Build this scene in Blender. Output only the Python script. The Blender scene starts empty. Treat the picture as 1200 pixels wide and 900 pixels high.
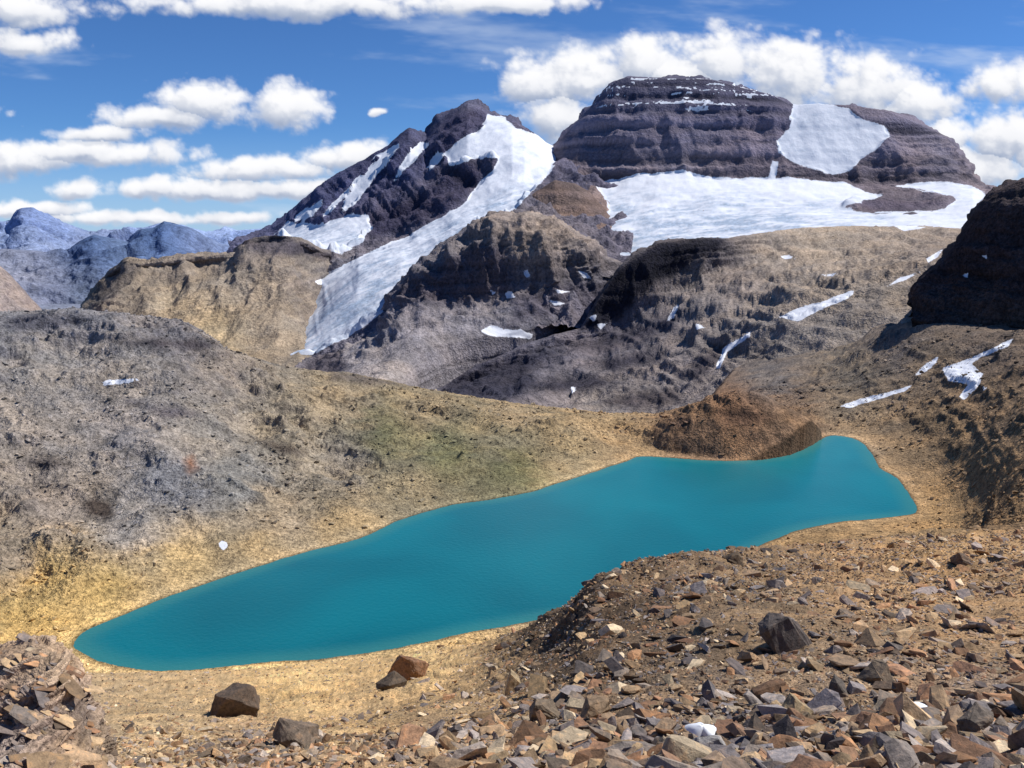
import bpy, bmesh, math, time, numpy as np
from mathutils import Vector
T0=time.time()
rng=np.random.default_rng(7)
CAMZ=150.0; F=1039.2; PITCH=math.radians(9.83); SP,CP=math.sin(PITCH),math.cos(PITCH)
def ratio(py):
    v=np.asarray(py,float)-450
    return F*SP+v*CP, F*CP-v*SP
def P(px,py,D):
    dn,fw=ratio(py); D=np.asarray(D,float)
    return np.stack([(np.asarray(px,float)-600)/fw*D, D+0*fw, CAMZ-D*dn/fw],-1)
def Pz(px,py,z):
    dn,fw=ratio(py); D=(CAMZ-z)*fw/dn
    return P(px,py,D)
def proj(p):
    X,Y,Z=p[...,0],p[...,1],p[...,2]-CAMZ
    dep=Y*CP-Z*SP; up=Y*SP+Z*CP
    return 600+F*X/dep, 450-F*up/dep
# ---------- noise
_t=rng.permutation(256).astype(np.int32); PT=np.concatenate([_t,_t,_t])
G=rng.normal(size=(256,3)); G=(G/np.linalg.norm(G,axis=1)[:,None]).astype(np.float32)
G0,G1,G2=[np.ascontiguousarray(G[:,k]) for k in range(3)]
def perlin(p):
    fl=np.floor(p); i=fl.astype(np.int32); f=(p-fl).astype(np.float32); i&=255
    u=f*f*f*(f*(f*6-15)+10)
    fx,fy,fz=[np.ascontiguousarray(f[...,k]) for k in range(3)]; ux,uy,uz=[np.ascontiguousarray(u[...,k]) for k in range(3)]
    ix,iy,iz=[np.ascontiguousarray(i[...,k]) for k in range(3)]
    out=0
    for dx in (0,1):
        wx=ux if dx else 1-ux; hx=PT[ix+dx]
        for dy in (0,1):
            wxy=wx*(uy if dy else 1-uy); hy=PT[hx+iy+dy]
            for dz in (0,1):
                g=PT[hy+iz+dz]
                out=out+wxy*(uz if dz else 1-uz)*(G0[g]*(fx-dx)+G1[g]*(fy-dy)+G2[g]*(fz-dz))
    return out
def rotp(p,rot):
    if not rot: return p
    rx,rz=rot; c,s=math.cos(rx),math.sin(rx)   # rx: roll about Y, rz: yaw
    x=p[...,0]*c+p[...,2]*s; z=-p[...,0]*s+p[...,2]*c; y=p[...,1]
    c,s=math.cos(rz),math.sin(rz)
    return np.stack([x*c+y*s,-x*s+y*c,z],-1)
def fbm(p,wl,octv,gain=0.5,ridged=False,aniso=(1,1,1),off=0.0,rot=None):
    q=rotp(p,rot)*(np.array(aniso)/wl)+off+13.7; a=1.0; s=0; t=0
    for k in range(octv):
        n=perlin(q)*1.6
        if ridged: n=(1-2*np.abs(n))-.35
        s=s+a*n; t+=a; a*=gain; q=q*2.03+5.3
    return s/t
def sst(a,b,x):
    t=np.clip((x-a)/(b-a),0,1); return t*t*(3-2*t)
def sdf(px,py,poly):
    poly=np.asarray(poly,float); n=len(poly)
    if n<40:   # bounding box shortcut
        bx0,by0=poly.min(0)-15; bx1,by1=poly.max(0)+15
        m=(px>bx0)&(px<bx1)&(py>by0)&(py<by1)
        out=np.full(px.shape,-15.0)
        if not m.any(): return out
        out[m]=_sdf(px[m],py[m],poly); return out
    return _sdf(px,py,poly)
def _sdf(px,py,poly):
    n=len(poly); d=np.full(px.shape,1e18); ins=np.zeros(px.shape,bool)
    for k in range(n):
        ax,ay=poly[k]; bx,by=poly[(k+1)%n]
        ex,ey=bx-ax,by-ay; L=ex*ex+ey*ey+1e-12
        t=np.clip(((px-ax)*ex+(py-ay)*ey)/L,0,1)
        d=np.minimum(d,(px-ax-t*ex)**2+(py-ay-t*ey)**2)
        if ay!=by:
            c=((ay>py)!=(by>py))&(px<(bx-ax)*(py-ay)/(by-ay)+ax); ins^=c
    d=np.sqrt(d); return np.where(ins,d,-d)
def lin(c):
    c=np.asarray(c,float)/255; return np.where(c<=0.04045,c/12.92,((c+0.055)/1.055)**2.4)
def normals(p):
    du=np.gradient(p,axis=1); dv=np.gradient(p,axis=0)
    n=np.cross(du,dv); n/=np.linalg.norm(n,axis=-1,keepdims=True)+1e-9
    return n
MP={}
def bake(pos,col,mp):
    s=mp['px']; c=mp['contrast']
    a=fbm(pos,s*55,3,.6,off=2.2); b=fbm(pos,s*12,4,.75,off=7.1)
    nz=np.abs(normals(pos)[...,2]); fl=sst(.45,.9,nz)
    k=(1+c*.8*a)*(1+c*1.5*b)
    if mp['streak']>0:
        r=fbm(pos,s*16,3,.65,False,(1,.22,.22),off=1.1); k=k*(1+mp['streak']*r*fl)
    if mp['strata']>0:
        wz=pos.copy(); wz[...,2]=wz[...,2]+mp['h']*.2*b
        st=fbm(wz,mp['h'],4,.8,False,(.022,.022,1),off=4.4,rot=(mp['tilt'],0)); st=np.tanh(st*4.5)
        s2=fbm(wz,mp['h']*2.6,2,.6,False,(.02,.02,1),off=9.4,rot=(mp['tilt'],0)); st=.6*st+.4*np.tanh(s2*4)
        k=k*np.clip(1+mp['strata']*st*(1-.5*fl),.3,1.9)
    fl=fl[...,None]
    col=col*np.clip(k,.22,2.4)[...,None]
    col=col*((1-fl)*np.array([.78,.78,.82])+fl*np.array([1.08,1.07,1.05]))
    warm=sst(-.4,.4,a)[...,None]; col=col*(warm*np.array([1.04,1.0,.95])+(1-warm)*np.array([.97,1.0,1.05]))
    l=col.mean(-1,keepdims=True); col=l+(col-l)*mp['sat']
    return np.clip(col*np.array(mp['gain']),0.004,.8)
def grid_mesh(name,pos,mat,attrs,smooth=True):
    M,N=pos.shape[:2]
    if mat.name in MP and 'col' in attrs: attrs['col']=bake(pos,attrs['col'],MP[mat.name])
    me=bpy.data.meshes.new(name); nv=M*N
    me.vertices.add(nv); me.vertices.foreach_set('co',pos.reshape(-1).astype(np.float32))
    idx=np.arange(nv,dtype=np.int32).reshape(M,N)
    q=np.stack([idx[:-1,:-1],idx[:-1,1:],idx[1:,1:],idx[1:,:-1]],-1).reshape(-1,4)
    me.loops.add(q.size); me.polygons.add(len(q))
    me.loops.foreach_set('vertex_index',q.reshape(-1))
    me.polygons.foreach_set('loop_start',np.arange(0,q.size,4,dtype=np.int32))
    me.polygons.foreach_set('use_smooth',np.full(len(q),smooth))
    me.update(calc_edges=True)
    for k,v in attrs.items():
        if v.ndim==3:
            at=me.attributes.new(k,'FLOAT_COLOR','POINT')
            c=np.ones((nv,4),np.float32); c[:,:3]=v.reshape(-1,3); at.data.foreach_set('color',c.reshape(-1))
        else:
            at=me.attributes.new(k,'FLOAT','POINT'); at.data.foreach_set('value',v.reshape(-1).astype(np.float32))
    ob=bpy.data.objects.new(name,me); bpy.context.collection.objects.link(ob)
    me.materials.append(mat); print(name,M,N,round(time.time()-T0,1)); return ob
def idwcol(px,py,cp,c=25):
    num=0; den=0
    for (x,y,rgb) in cp:
        w=1/((px-x)**2+(py-y)**2*1.6+c*c); w=w*np.sqrt(w)
        num=num+w[...,None]*lin(rgb); den=den+w
    return num/den[...,None]
# ---------- materials
class NT:
    def __init__(s,tree): s.t=tree; s.n=tree.nodes; s.l=tree.links
    def new(s,ty,**kw):
        n=s.n.new(ty)
        for k,v in kw.items(): setattr(n,k,v)
        return n
    def _in(s,sock,v):
        if isinstance(v,bpy.types.NodeSocket): s.l.new(v,sock)
        elif v is not None: sock.default_value=v
    def math(s,op,a,b=None):
        n=s.new('ShaderNodeMath',operation=op); s._in(n.inputs[0],a); s._in(n.inputs[1],b); return n.outputs[0]
    def noise(s,vec,scale,detail=6,rough=0.55,dist=0):
        n=s.new('ShaderNodeTexNoise'); s._in(n.inputs['Vector'],vec)
        n.inputs['Scale'].default_value=scale; n.inputs['Detail'].default_value=detail
        n.inputs['Roughness'].default_value=rough; n.inputs['Distortion'].default_value=dist
        return n.outputs['Fac']
    def mapr(s,v,a,b,c,d,smooth=False):
        n=s.new('ShaderNodeMapRange'); n.interpolation_type='SMOOTHSTEP' if smooth else 'LINEAR'
        s._in(n.inputs[0],v)
        for i,x in enumerate((a,b,c,d)): n.inputs[1+i].default_value=x
        return n.outputs[0]
    def mix(s,f,a,b,bt='MIX'):
        n=s.new('ShaderNodeMix',data_type='RGBA',blend_type=bt); s._in(n.inputs[0],f)
        s._in(n.inputs[6],a); s._in(n.inputs[7],b); return n.outputs[2]
def mat_terrain(name,px_m,strata=0.0,tilt=0,bump=1.0,contrast=0.45,strata_h=6.0,gain=(1.25,1.25,1.3),sat=1.0,streak=0,icecol=(0.38,0.46,0.57,1)):
    m=bpy.data.materials.new(name); m.use_nodes=True; t=NT(m.node_tree)
    MP[m.name]=dict(px=px_m,strata=strata,tilt=tilt,contrast=contrast,h=strata_h,gain=gain,sat=sat,streak=streak)
    bs=m.node_tree.nodes['Principled BSDF']; bs.inputs['Roughness'].default_value=0.92
    bs.inputs['Specular IOR Level'].default_value=0.12
    geo=t.new('ShaderNodeNewGeometry').outputs['Position']
    col=t.new('ShaderNodeAttribute',attribute_name='col').outputs['Color']
    snow=t.new('ShaderNodeAttribute',attribute_name='snow').outputs['Fac']
    ice=t.new('ShaderNodeAttribute',attribute_name='ice').outputs['Fac']
    nf=t.noise(geo,1/(px_m*3.2),2.5,0.8)
    rock=t.mix(1.0,col,t.mapr(nf,0.33,0.67,1-contrast*1.15,1+contrast*1.15),'MULTIPLY')
    sf=t.math('ADD',snow,t.math('MULTIPLY',t.math('SUBTRACT',nf,0.5),0.5))
    sf=t.mapr(sf,0.42,0.58,0,1,True)
    sc=t.mix(ice,(0.77,0.79,0.84,1),t.mix(1.0,icecol,t.mapr(nf,0.35,0.65,0.75,1.2),'MULTIPLY'))
    t.l.new(t.mix(sf,rock,sc),bs.inputs['Base Color'])
    b=t.new('ShaderNodeBump'); b.inputs['Distance'].default_value=px_m*3.2
    t.l.new(nf,b.inputs['Height'])
    t.l.new(t.mapr(sf,0,1,0.9*bump,0.18*bump),b.inputs['Strength'])
    t.l.new(b.outputs[0],bs.inputs['Normal'])
    return m
# ---------- lofted terrain sheets
def pchip(vals,ts):
    vals=np.asarray(vals); K=vals.shape[0]; d=np.diff(vals,axis=0)
    m=np.zeros_like(vals); a,b=d[:-1],d[1:]
    with np.errstate(divide='ignore',invalid='ignore'):
        h=np.where(a*b>0,2*a*b/(a+b),0)
    m[1:-1]=np.nan_to_num(h); m[0]=d[0]; m[-1]=d[-1]
    out=[]
    for t in ts:
        k=min(int(t),K-2); s=t-k
        out.append((2*s**3-3*s*s+1)*vals[k]+(s**3-2*s*s+s)*m[k]+(-2*s**3+3*s*s)*vals[k+1]+(s**3-s*s)*m[k+1])
    return np.array(out)
def lininterp(vals,ts):
    out=[]; K=len(vals)
    for t in ts:
        k=min(int(t),K-2); s=t-k; out.append(vals[k]*(1-s)+vals[k+1]*s)
    return np.array(out)
def smooth1(y,w):
    if w<2: return y
    k=np.hanning(w+2)[1:-1]; k/=k.sum(); yp=np.pad(y,(w,w),mode='edge'); return np.convolve(yp,k,'same')[w:-w]
def loft(cols,rows,step=1.4,sm=5,smD=40,dens=None,sharp=.0):
    u=np.arange(cols[0],cols[-1]+.1,step); pys=[]; Ds=[]
    for py,D in rows:
        py=np.interp(u,cols,np.broadcast_to(py,len(cols))); D=np.interp(u,cols,np.broadcast_to(D,len(cols)).astype(float))
        pys.append(smooth1(py,int(sm/step))); Ds.append(np.log(smooth1(D,int(smD/step))))
    pys=np.array(pys); Ds=np.array(Ds); ts=[]
    for k in range(len(rows)-1):
        n=int(max(10,np.mean(np.abs(pys[k+1]-pys[k]))/step*1.25)) if not dens else dens[k]
        ts+=list(k+np.arange(n)/n)
    ts.append(len(rows)-1-1e-6)
    py=pchip(pys,ts)*(1-sharp)+lininterp(pys,ts)*sharp; D=np.exp(pchip(Ds,ts)*(1-sharp)+lininterp(Ds,ts)*sharp)
    return P(np.broadcast_to(u,py.shape),py,D),np.array(ts)
def snowmask(pos,polys,wob,scale_m,soft=3.0,nz=None):
    if not polys: return np.zeros(pos.shape[:2])
    px,py=proj(pos); s=np.full(px.shape,-1e9)
    for pl in polys: s=np.maximum(s,sdf(px,py,pl))
    s=s+wob*(fbm(pos,scale_m,4,0.6) if nz is None else nz)
    return np.clip(s/soft*.5+.5,0,1)
def sheet(name,cols,rows,mat,colpts,disp,snow=None,ice=None,step=1.4,sm=5,dust=None,wob=4,wobm=60,coljit=12,paint=None,ci=None,keep=.25,sharp=.5,rowamp=None,terr=None,icerot=(0,0),flow=(.25,1,1)):
    pos,ts=loft(cols,rows,step,sm,sharp=sharp)
    n=normals(pos); nzw=fbm(pos,wobm,4,.6)
    sn=snowmask(pos,snow,wob,wobm,nz=nzw)
    d=0
    for it in disp:
        amp,wl,oc,gain,rid,an=it[:6]; d=d+amp*fbm(pos,wl,oc,gain,rid,an,off=len(name)*3.1,rot=it[6] if len(it)>6 else None)
    if terr:   # ledges: stepped beds
        amp,h,tilt=terr; wp=pos.copy(); wp[...,2]+=h*.4*nzw
        s_=fbm(wp,h,4,.7,False,(.022,.022,1),off=4.4,rot=(tilt,0)); s2_=fbm(wp,h*2.6,2,.6,False,(.02,.02,1),off=9.4,rot=(tilt,0))
        d=d+amp*(np.tanh(s_*4)+1.2*np.tanh(s2_*5))*np.clip(.7+1.2*fbm(pos,h*9,3,.5,off=8),.15,1.5)
    ra=np.interp(ts,np.arange(len(rows)),rowamp) if rowamp else np.ones(len(ts))
    sm_=sst(.3,.9,sn)
    d=d*(1-0.85*sm_)
    if snow: d=d+sm_*wobm*.10*fbm(pos,wobm*1.6,5,.58,off=21)
    if ci is None: ci=len(rows)-3
    d=d*(ra*(keep+(1-keep)*sst(0,.55,np.abs(ts-ci))))[:,None]
    pos=pos+n*d[...,None]
    px,py=proj(pos)
    sn=snowmask(pos,snow,wob,wobm,nz=nzw)
    if dust is not None: sn=np.maximum(sn,dust(px,py,pos,normals(pos)))
    jx=coljit*nzw
    col=idwcol(px+jx,py+jx*.7,colpts)
    for poly,rgb,soft in (paint or []):
        w=np.clip((sdf(px,py,poly)+7*nzw)/soft*.5+.5,0,1)[...,None]; col=col*(1-w)+lin(rgb)*w
    ic=snowmask(pos,ice,wob*2,wobm,22.0,nz=nzw)
    if ice:
        stv=fbm(pos,wobm*.30,4,.7,False,flow,off=3.3,rot=icerot); st2=fbm(pos,wobm*1.3,4,.65,off=6.3)
        ic=np.clip(ic*(.55+1.9*stv+.9*st2)+.35*np.clip(stv+st2-.05,0,1),0,1)
        sn=sn-.75*sst(.42,.55,fbm(pos,wobm*.8,5,.62,off=17)+.25*(ic-.5))*sst(.2,.5,ic)
    return grid_mesh(name,pos,mat,{'col':col,'snow':sn,'ice':ic}),pos
I3=(1,1,1)
q=lambda *a:np.array(a,float)
# ============ distant ranges
mfar=mat_terrain('hazed_distant_rock',16,strata=.15,bump=.5,contrast=.28,strata_h=160,gain=(1.34,1.44,1.50),sat=.95)  # distance haze put into the colour: bluish tones, lifted gain
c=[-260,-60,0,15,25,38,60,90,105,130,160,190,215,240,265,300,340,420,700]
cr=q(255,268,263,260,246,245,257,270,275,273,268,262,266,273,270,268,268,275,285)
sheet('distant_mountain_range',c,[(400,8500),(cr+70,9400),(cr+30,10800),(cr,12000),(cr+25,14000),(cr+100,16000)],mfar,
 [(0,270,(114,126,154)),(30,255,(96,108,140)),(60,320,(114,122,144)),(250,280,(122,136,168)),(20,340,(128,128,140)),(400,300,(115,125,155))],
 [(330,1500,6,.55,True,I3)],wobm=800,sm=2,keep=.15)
c=[-260,0,60,82,95,110,125,150,165,180,192,205,225,240,260,300,400,520]
cr=q(305,292,296,292,283,276,279,284,268,266,259,262,268,277,287,292,300,330)
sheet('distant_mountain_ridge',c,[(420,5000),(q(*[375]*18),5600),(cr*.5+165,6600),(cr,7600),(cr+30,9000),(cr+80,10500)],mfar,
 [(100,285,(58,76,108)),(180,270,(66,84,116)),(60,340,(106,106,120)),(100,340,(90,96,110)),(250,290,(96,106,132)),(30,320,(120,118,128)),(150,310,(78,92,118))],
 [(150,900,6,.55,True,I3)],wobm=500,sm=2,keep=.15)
# ============ left peak with glacier
mleft=mat_terrain('peak_rock',3.6,strata=.5,tilt=-.6,contrast=.3,strata_h=42,gain=(1.2,1.24,1.42))
c=[270,320,345,380,420,440,455,470,480,490,500,508,515,530,540,548,562,575,600,615,625,640,650,680,740]
crest=q(290,265,245,215,190,179,172,158,151,156,158,149,141,131,125,122,127,132,139,147,155,167,172,180,195)
r1=q(292,285,276,262,250,244,240,235,232,228,225,220,215,205,199,195,192,188,182,184,190,195,200,215,235)
r2=q(300,292,290,287,284,280,278,275,272,266,262,258,255,248,245,242,239,236,232,233,235,238,240,250,262)
r3=q(440,420,365,338,315,310,306,303,302,300,298,296,294,288,286,284,282,280,280,281,282,283,284,290,300)
r4=q(460,440,412,395,378,372,368,362,360,356,352,348,346,340,338,336,334,332,330,330,330,330,330,335,340)
SN=[[(572,133),(592,138),(603,150),(625,155),(655,172),(655,182),(644,202),(615,234),(595,252),(562,276),(522,304),(482,334),(447,366),(405,398),(372,414),(328,428),(333,395),(348,368),(338,350),(372,325),(418,303),(448,288),(478,276),(508,260),(543,238),(564,212),(578,198),(583,186),(558,185),(526,195),(522,182),(538,165),(558,153),(570,143)],
 [(338,258),(350,262),(380,262),(410,250),(432,252),(436,268),(425,284),(400,296),(365,290),(322,276)],
 [(455,174),(470,166),(464,180),(442,205),(427,225),(414,242),(400,250),(403,235),(420,212),(438,190)],
 [(492,166),(503,168),(484,190),(470,205),(460,214),(468,195)],
 [(422,205),(430,206),(400,235),(385,250),(370,260),(390,238)],[(512,178),(520,182),(508,196),(498,202)],
 [(345,252),(372,238),(382,234),(365,252),(345,262)],[(440,182),(447,180),(436,196),(428,203)]]
ICE=[[(590,225),(650,220),(610,255),(575,282),(480,345),(445,375),(400,405),(372,425),(320,440),(330,395),(345,370),(340,350),(380,328),(440,300),(520,268),(560,245)],[(340,265),(400,275),(430,275),(400,292),(340,285)]]
cp=[(350,250,(76,78,100)),(400,225,(70,72,94)),(450,200,(64,66,90)),(500,180,(66,68,88)),(548,140,(92,90,100)),(540,160,(68,68,84)),(620,160,(92,88,100)),(450,255,(88,84,96)),(520,230,(92,87,95)),(560,205,(98,92,98)),(470,290,(108,102,102)),(560,290,(118,110,104)),(400,310,(120,114,110)),(600,260,(110,102,98))]  # shade on the peak's left faces put into their darker blue tones
def dustL(px,py,pos,n):
    z=fbm(pos,70,4,.65,False,(2.2,1,.4),rot=(-.75,0))
    return np.clip((z-.34)*7,0,1)*sst(225,180,py)*sst(370,420,px)*sst(640,600,px)*.9
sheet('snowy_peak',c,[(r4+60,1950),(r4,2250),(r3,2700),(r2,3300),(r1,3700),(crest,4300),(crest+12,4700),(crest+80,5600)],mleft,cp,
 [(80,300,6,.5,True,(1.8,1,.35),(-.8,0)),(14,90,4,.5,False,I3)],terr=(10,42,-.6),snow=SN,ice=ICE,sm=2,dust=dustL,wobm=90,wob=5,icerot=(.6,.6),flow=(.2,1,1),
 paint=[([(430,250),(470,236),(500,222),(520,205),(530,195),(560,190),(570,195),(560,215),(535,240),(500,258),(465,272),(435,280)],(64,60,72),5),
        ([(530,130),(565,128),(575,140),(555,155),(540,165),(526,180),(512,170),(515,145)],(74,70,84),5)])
# ============ massif
mmass=mat_terrain('massif_rock',3.4,strata=.62,contrast=.16,strata_h=34,gain=(1.55,1.54,1.74),sat=.95)
c=[585,620,640,660,675,690,700,710,722,735,770,800,830,870,905,925,935,960,1000,1040,1080,1110,1125,1140,1155,1185,1300]
crest=q(262,220,188,160,145,128,116,104,95,91,92,92,93,102,112,121,123,121,124,131,146,160,180,203,216,223,240)
base=q(268,236,224,217,215,214,214,214,213,209,203,202,203,207,210,209,209,212,216,218,217,213,213,216,224,230,244)
mid=base+(crest-base)*.5
low=q(282,268,262,258,256,254,253,252,251,250,248,247,246,246,245,245,245,246,247,248,246,242,240,238,240,244,255)
lo2=q(312,312,312,312,311,310,308,306,304,302,298,295,292,286,281,279,278,276,275,274,274,274,274,274,274,276,284)
SM=[[(935,122),(960,121),(995,126),(1010,138),(1035,148),(1043,160),(1030,172),(1010,185),(998,200),(975,206),(955,200),(930,190),(912,180),(908,165),(925,150)],
 [(700,218),(715,210),(752,204),(800,200),(850,210),(920,207),(950,210),(990,214),(1015,224),(1035,230),(1000,238),(985,243),(1020,249),(1070,249),(1108,244),(1120,232),(1090,224),(1050,218),(1110,212),(1135,216),(1156,226),(1150,236),(1140,275),(1120,290),(1060,290),(930,300),(850,310),(770,320),(725,330),(672,320),(682,285),(690,262),(712,250),(712,238)],
 [(905,188),(913,190),(909,214),(899,214)],[(930,120),(945,119),(940,132),(926,140)]]
IM=[[(670,262),(735,230),(800,238),(870,232),(930,242),(1000,250),(1050,258),(1000,285),(850,305),(730,330),(660,320)]]
cp=[(640,200,(94,90,94)),(700,130,(98,94,102)),(735,110,(72,72,84)),(800,105,(66,66,78)),(700,180,(106,100,104)),(800,145,(96,92,100)),(800,190,(112,104,104)),(880,120,(76,74,86)),(880,180,(106,98,102)),(1060,150,(94,90,98)),(1060,190,(110,100,100)),(1110,190,(104,98,100)),(1050,238,(84,78,80)),(650,230,(120,104,92)),(690,240,(126,108,94)),(1130,208,(112,102,100)),(900,260,(130,118,108))]
def dustM(px,py,pos,n):
    wz=pos.copy(); wz[...,2]+=8*fbm(pos,50,3,.6)
    b=fbm(wz,17,3,.65,False,(.06,.06,1.2),off=3)
    reg=sst(136,104,py)*sst(688,705,px)*sst(930,880,px); reg2=.5*sst(175,130,py)*sst(650,690,px)*sst(960,900,px)
    f=fbm(pos,28,4,.65)
    return np.clip((b*1.3+f*.8+.14*reg+.02*reg2-.30)*6,0,1)*np.clip(reg+reg2,0,1)*.85
sheet('layered_mountain_massif',c,[(lo2+50,2350),(lo2,2650),(low,3250),(base,3750),(mid,3900),(crest,4060),(crest+2,4500),(crest+90,5600)],mmass,cp,
 [(34,260,5,.45,True,(1.3,1,.12)),(4,40,4,.55,False,I3)],terr=(10,34,0),snow=SM,ice=IM,sm=2,dust=dustM,wobm=110,wob=5,keep=.15,sharp=.8,icerot=(0,.3),flow=(.3,1,1),
 paint=[([(1000,236),(1030,231),(1065,236),(1108,233),(1112,240),(1070,247),(1020,247)],(78,70,74),3)])
# brown knob
mbrown=mat_terrain('brown_rock',2.8,strata=.45,contrast=.3,strata_h=18)
c=[575,590,605,625,650,675,690,705,725,740]
crest=q(290,264,246,226,211,215,224,240,262,290)
sheet('brown_rock_knob',c,[(330,2500),(np.maximum(crest,252)+12,3050),(crest,3300),(crest+14,3500),(crest+60,3800)],mbrown,
 [(650,220,(98,84,78)),(650,250,(122,104,92)),(600,260,(116,102,92)),(700,250,(106,90,82))],
 [(9,110,5,.5,True,(1,1,.4))],terr=(3,18,0),wobm=80)
# ============ tan ridge
mtan=mat_terrain('tan_rock',2.4,strata=.35,tilt=.12,contrast=.32,strata_h=18,gain=(1.42,1.42,1.45),streak=.35)
c=[50,100,118,130,142,150,170,200,225,240,262,280,286,300,320,335,350,375,400,420,460,500]
crest=q(400,355,332,317,309,303,306,303,300,301,299,299,283,280,276,277,280,293,294,297,305,330)
m1=q(405,372,355,346,340,338,337,336,333,332,329,326,324,320,318,316,314,312,314,318,330,350)
m2=q(420,400,396,392,390,388,386,384,381,380,379,378,378,378,378,379,380,392,405,420,440,450)
D2=[2350]*16+[2400,2560,2750,2900,3200,3300]; D1=[2650]*16+[2750,2900,3000,3150,3300,3400]; D0=[2850]*16+[2900,3000,3150,3250,3400,3500]
sheet('tan_ridge',c,[(m2+70,1900),(m2+25,2200),(m2,D2),(m1,D1),(crest+9,D0),(crest,D0),(crest+14,3450),(crest+70,4300)],mtan,
 [(120,350,(118,108,96)),(160,320,(120,110,96)),(200,360,(148,132,108)),(300,290,(104,98,94)),(300,340,(132,120,104)),(250,390,(152,134,104)),(350,310,(122,112,100)),(380,330,(120,112,104)),(200,310,(110,102,94)),(320,390,(130,118,102)),(140,345,(104,96,86))],
 [(48,200,6,.5,True,(1.5,.6,.4)),(5,30,3,.55,False,I3)],terr=(5,18,.12),rowamp=[.4,.45,.55,.9,1,1,1,1],snow=[[(370,330),(395,318),(400,322),(378,334)]],sm=2,wobm=60,keep=.3,
 paint=[([(282,283),(320,277),(350,281),(378,294),(420,297),(400,306),(350,300),(300,298)],(80,74,75),4),([(105,352),(128,318),(150,306),(165,312),(150,330),(130,350),(112,362)],(86,80,75),5)])
# left foothill
sheet('tan_foothill',[-260,-50,0,20,48,75],[(480,1400),([360,370,385,392,398,410],1700),([250,285,312,330,362,395],2000),([290,320,345,360,390,420],2500)],mtan,
 [(0,340,(136,122,112)),(30,360,(118,108,102)),(-100,320,(140,124,108))],[(20,120,6,.5,True,I3)],wobm=60,ci=2)
# ============ buttress + talus
mgrey=mat_terrain('grey_rock',2.0,strata=.4,tilt=.06,contrast=.34,strata_h=15,gain=(1.6,1.6,1.66),sat=.85,streak=.35)
c=[290,340,400,425,440,460,475,490,515,540,560,580,620,645,660,690,720,790]
crest=q(445,428,406,390,378,346,328,310,290,273,262,252,250,255,262,284,306,335)
cb=q(450,436,416,402,392,372,362,358,354,352,352,352,346,338,330,322,320,342)
tm=q(456,448,436,428,424,416,412,408,404,400,397,394,386,382,378,374,376,385)
bo=q(490,480,474,474,474,478,481,484,486,488,489,490,494,494,494,494,494,494)
boD=q(1280,1280,1280,1280,1300,1350,1450,1600,1750,1800,1850,1870,1900,1950,2000,2060,2100,2150)
tmD=q(1700,1700,1700,1700,1700,1710,1720,1750,1820,1860,1880,1900,1930,1970,2010,2080,2120,2170)
cbD=q(2060,2060,2060,2060,2060,2060,2060,2060,2060,2060,2060,2060,2070,2080,2100,2130,2160,2200)
sheet('rock_buttress',c,[(bo+60,boD-260),(bo,boD),(tm,tmD),(cb,cbD),(crest+22,np.maximum(2120,cbD+25)),(crest,2260),(crest+10,2600),(crest+90,3200)],mgrey,
 [(500,320,(100,94,94)),(560,300,(106,100,98)),(480,340,(88,82,86)),(540,330,(86,82,86)),(620,265,(134,118,100)),(650,285,(126,112,98)),(600,255,(122,108,96)),(600,330,(94,88,90)),(480,400,(118,112,112)),(420,420,(122,116,114)),(560,380,(114,108,108)),(620,360,(96,92,94)),(680,340,(90,86,90)),(640,390,(86,84,90)),(384,432,(98,90,90)),(450,440,(130,120,110)),(700,380,(80,78,84)),(520,420,(122,116,114))],
 [(50,130,6,.5,True,(1.3,1,.16)),(3,24,3,.6,False,I3)],terr=(4.5,15,.06),rowamp=[.2,.25,.3,.8,1,1,1,1],
 paint=[([(468,345),(480,325),(500,316),(530,300),(560,285),(590,290),(600,310),(600,345),(560,350),(540,356),(500,354)],(76,70,75),6),([(355,432),(372,412),(400,410),(405,430),(392,445),(365,442)],(70,64,67),5),
  ([(600,350),(650,335),(700,330),(720,345),(690,370),(640,372),(600,380)],(72,68,75),6)],
 snow=[[(562,388),(575,380),(590,386),(610,386),(624,392),(622,397),(600,396),(575,394)],[(590,342),(600,341),(604,349),(594,350)],[(612,318),(618,316),(622,324),(616,325)],[(675,316),(688,320),(694,327),(684,326)],[(640,350),(662,356),(650,358)],[(645,338),(668,342),(655,344)],[(575,340),(583,343),(577,346)]],wobm=40,wob=2.5,keep=.3)
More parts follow.
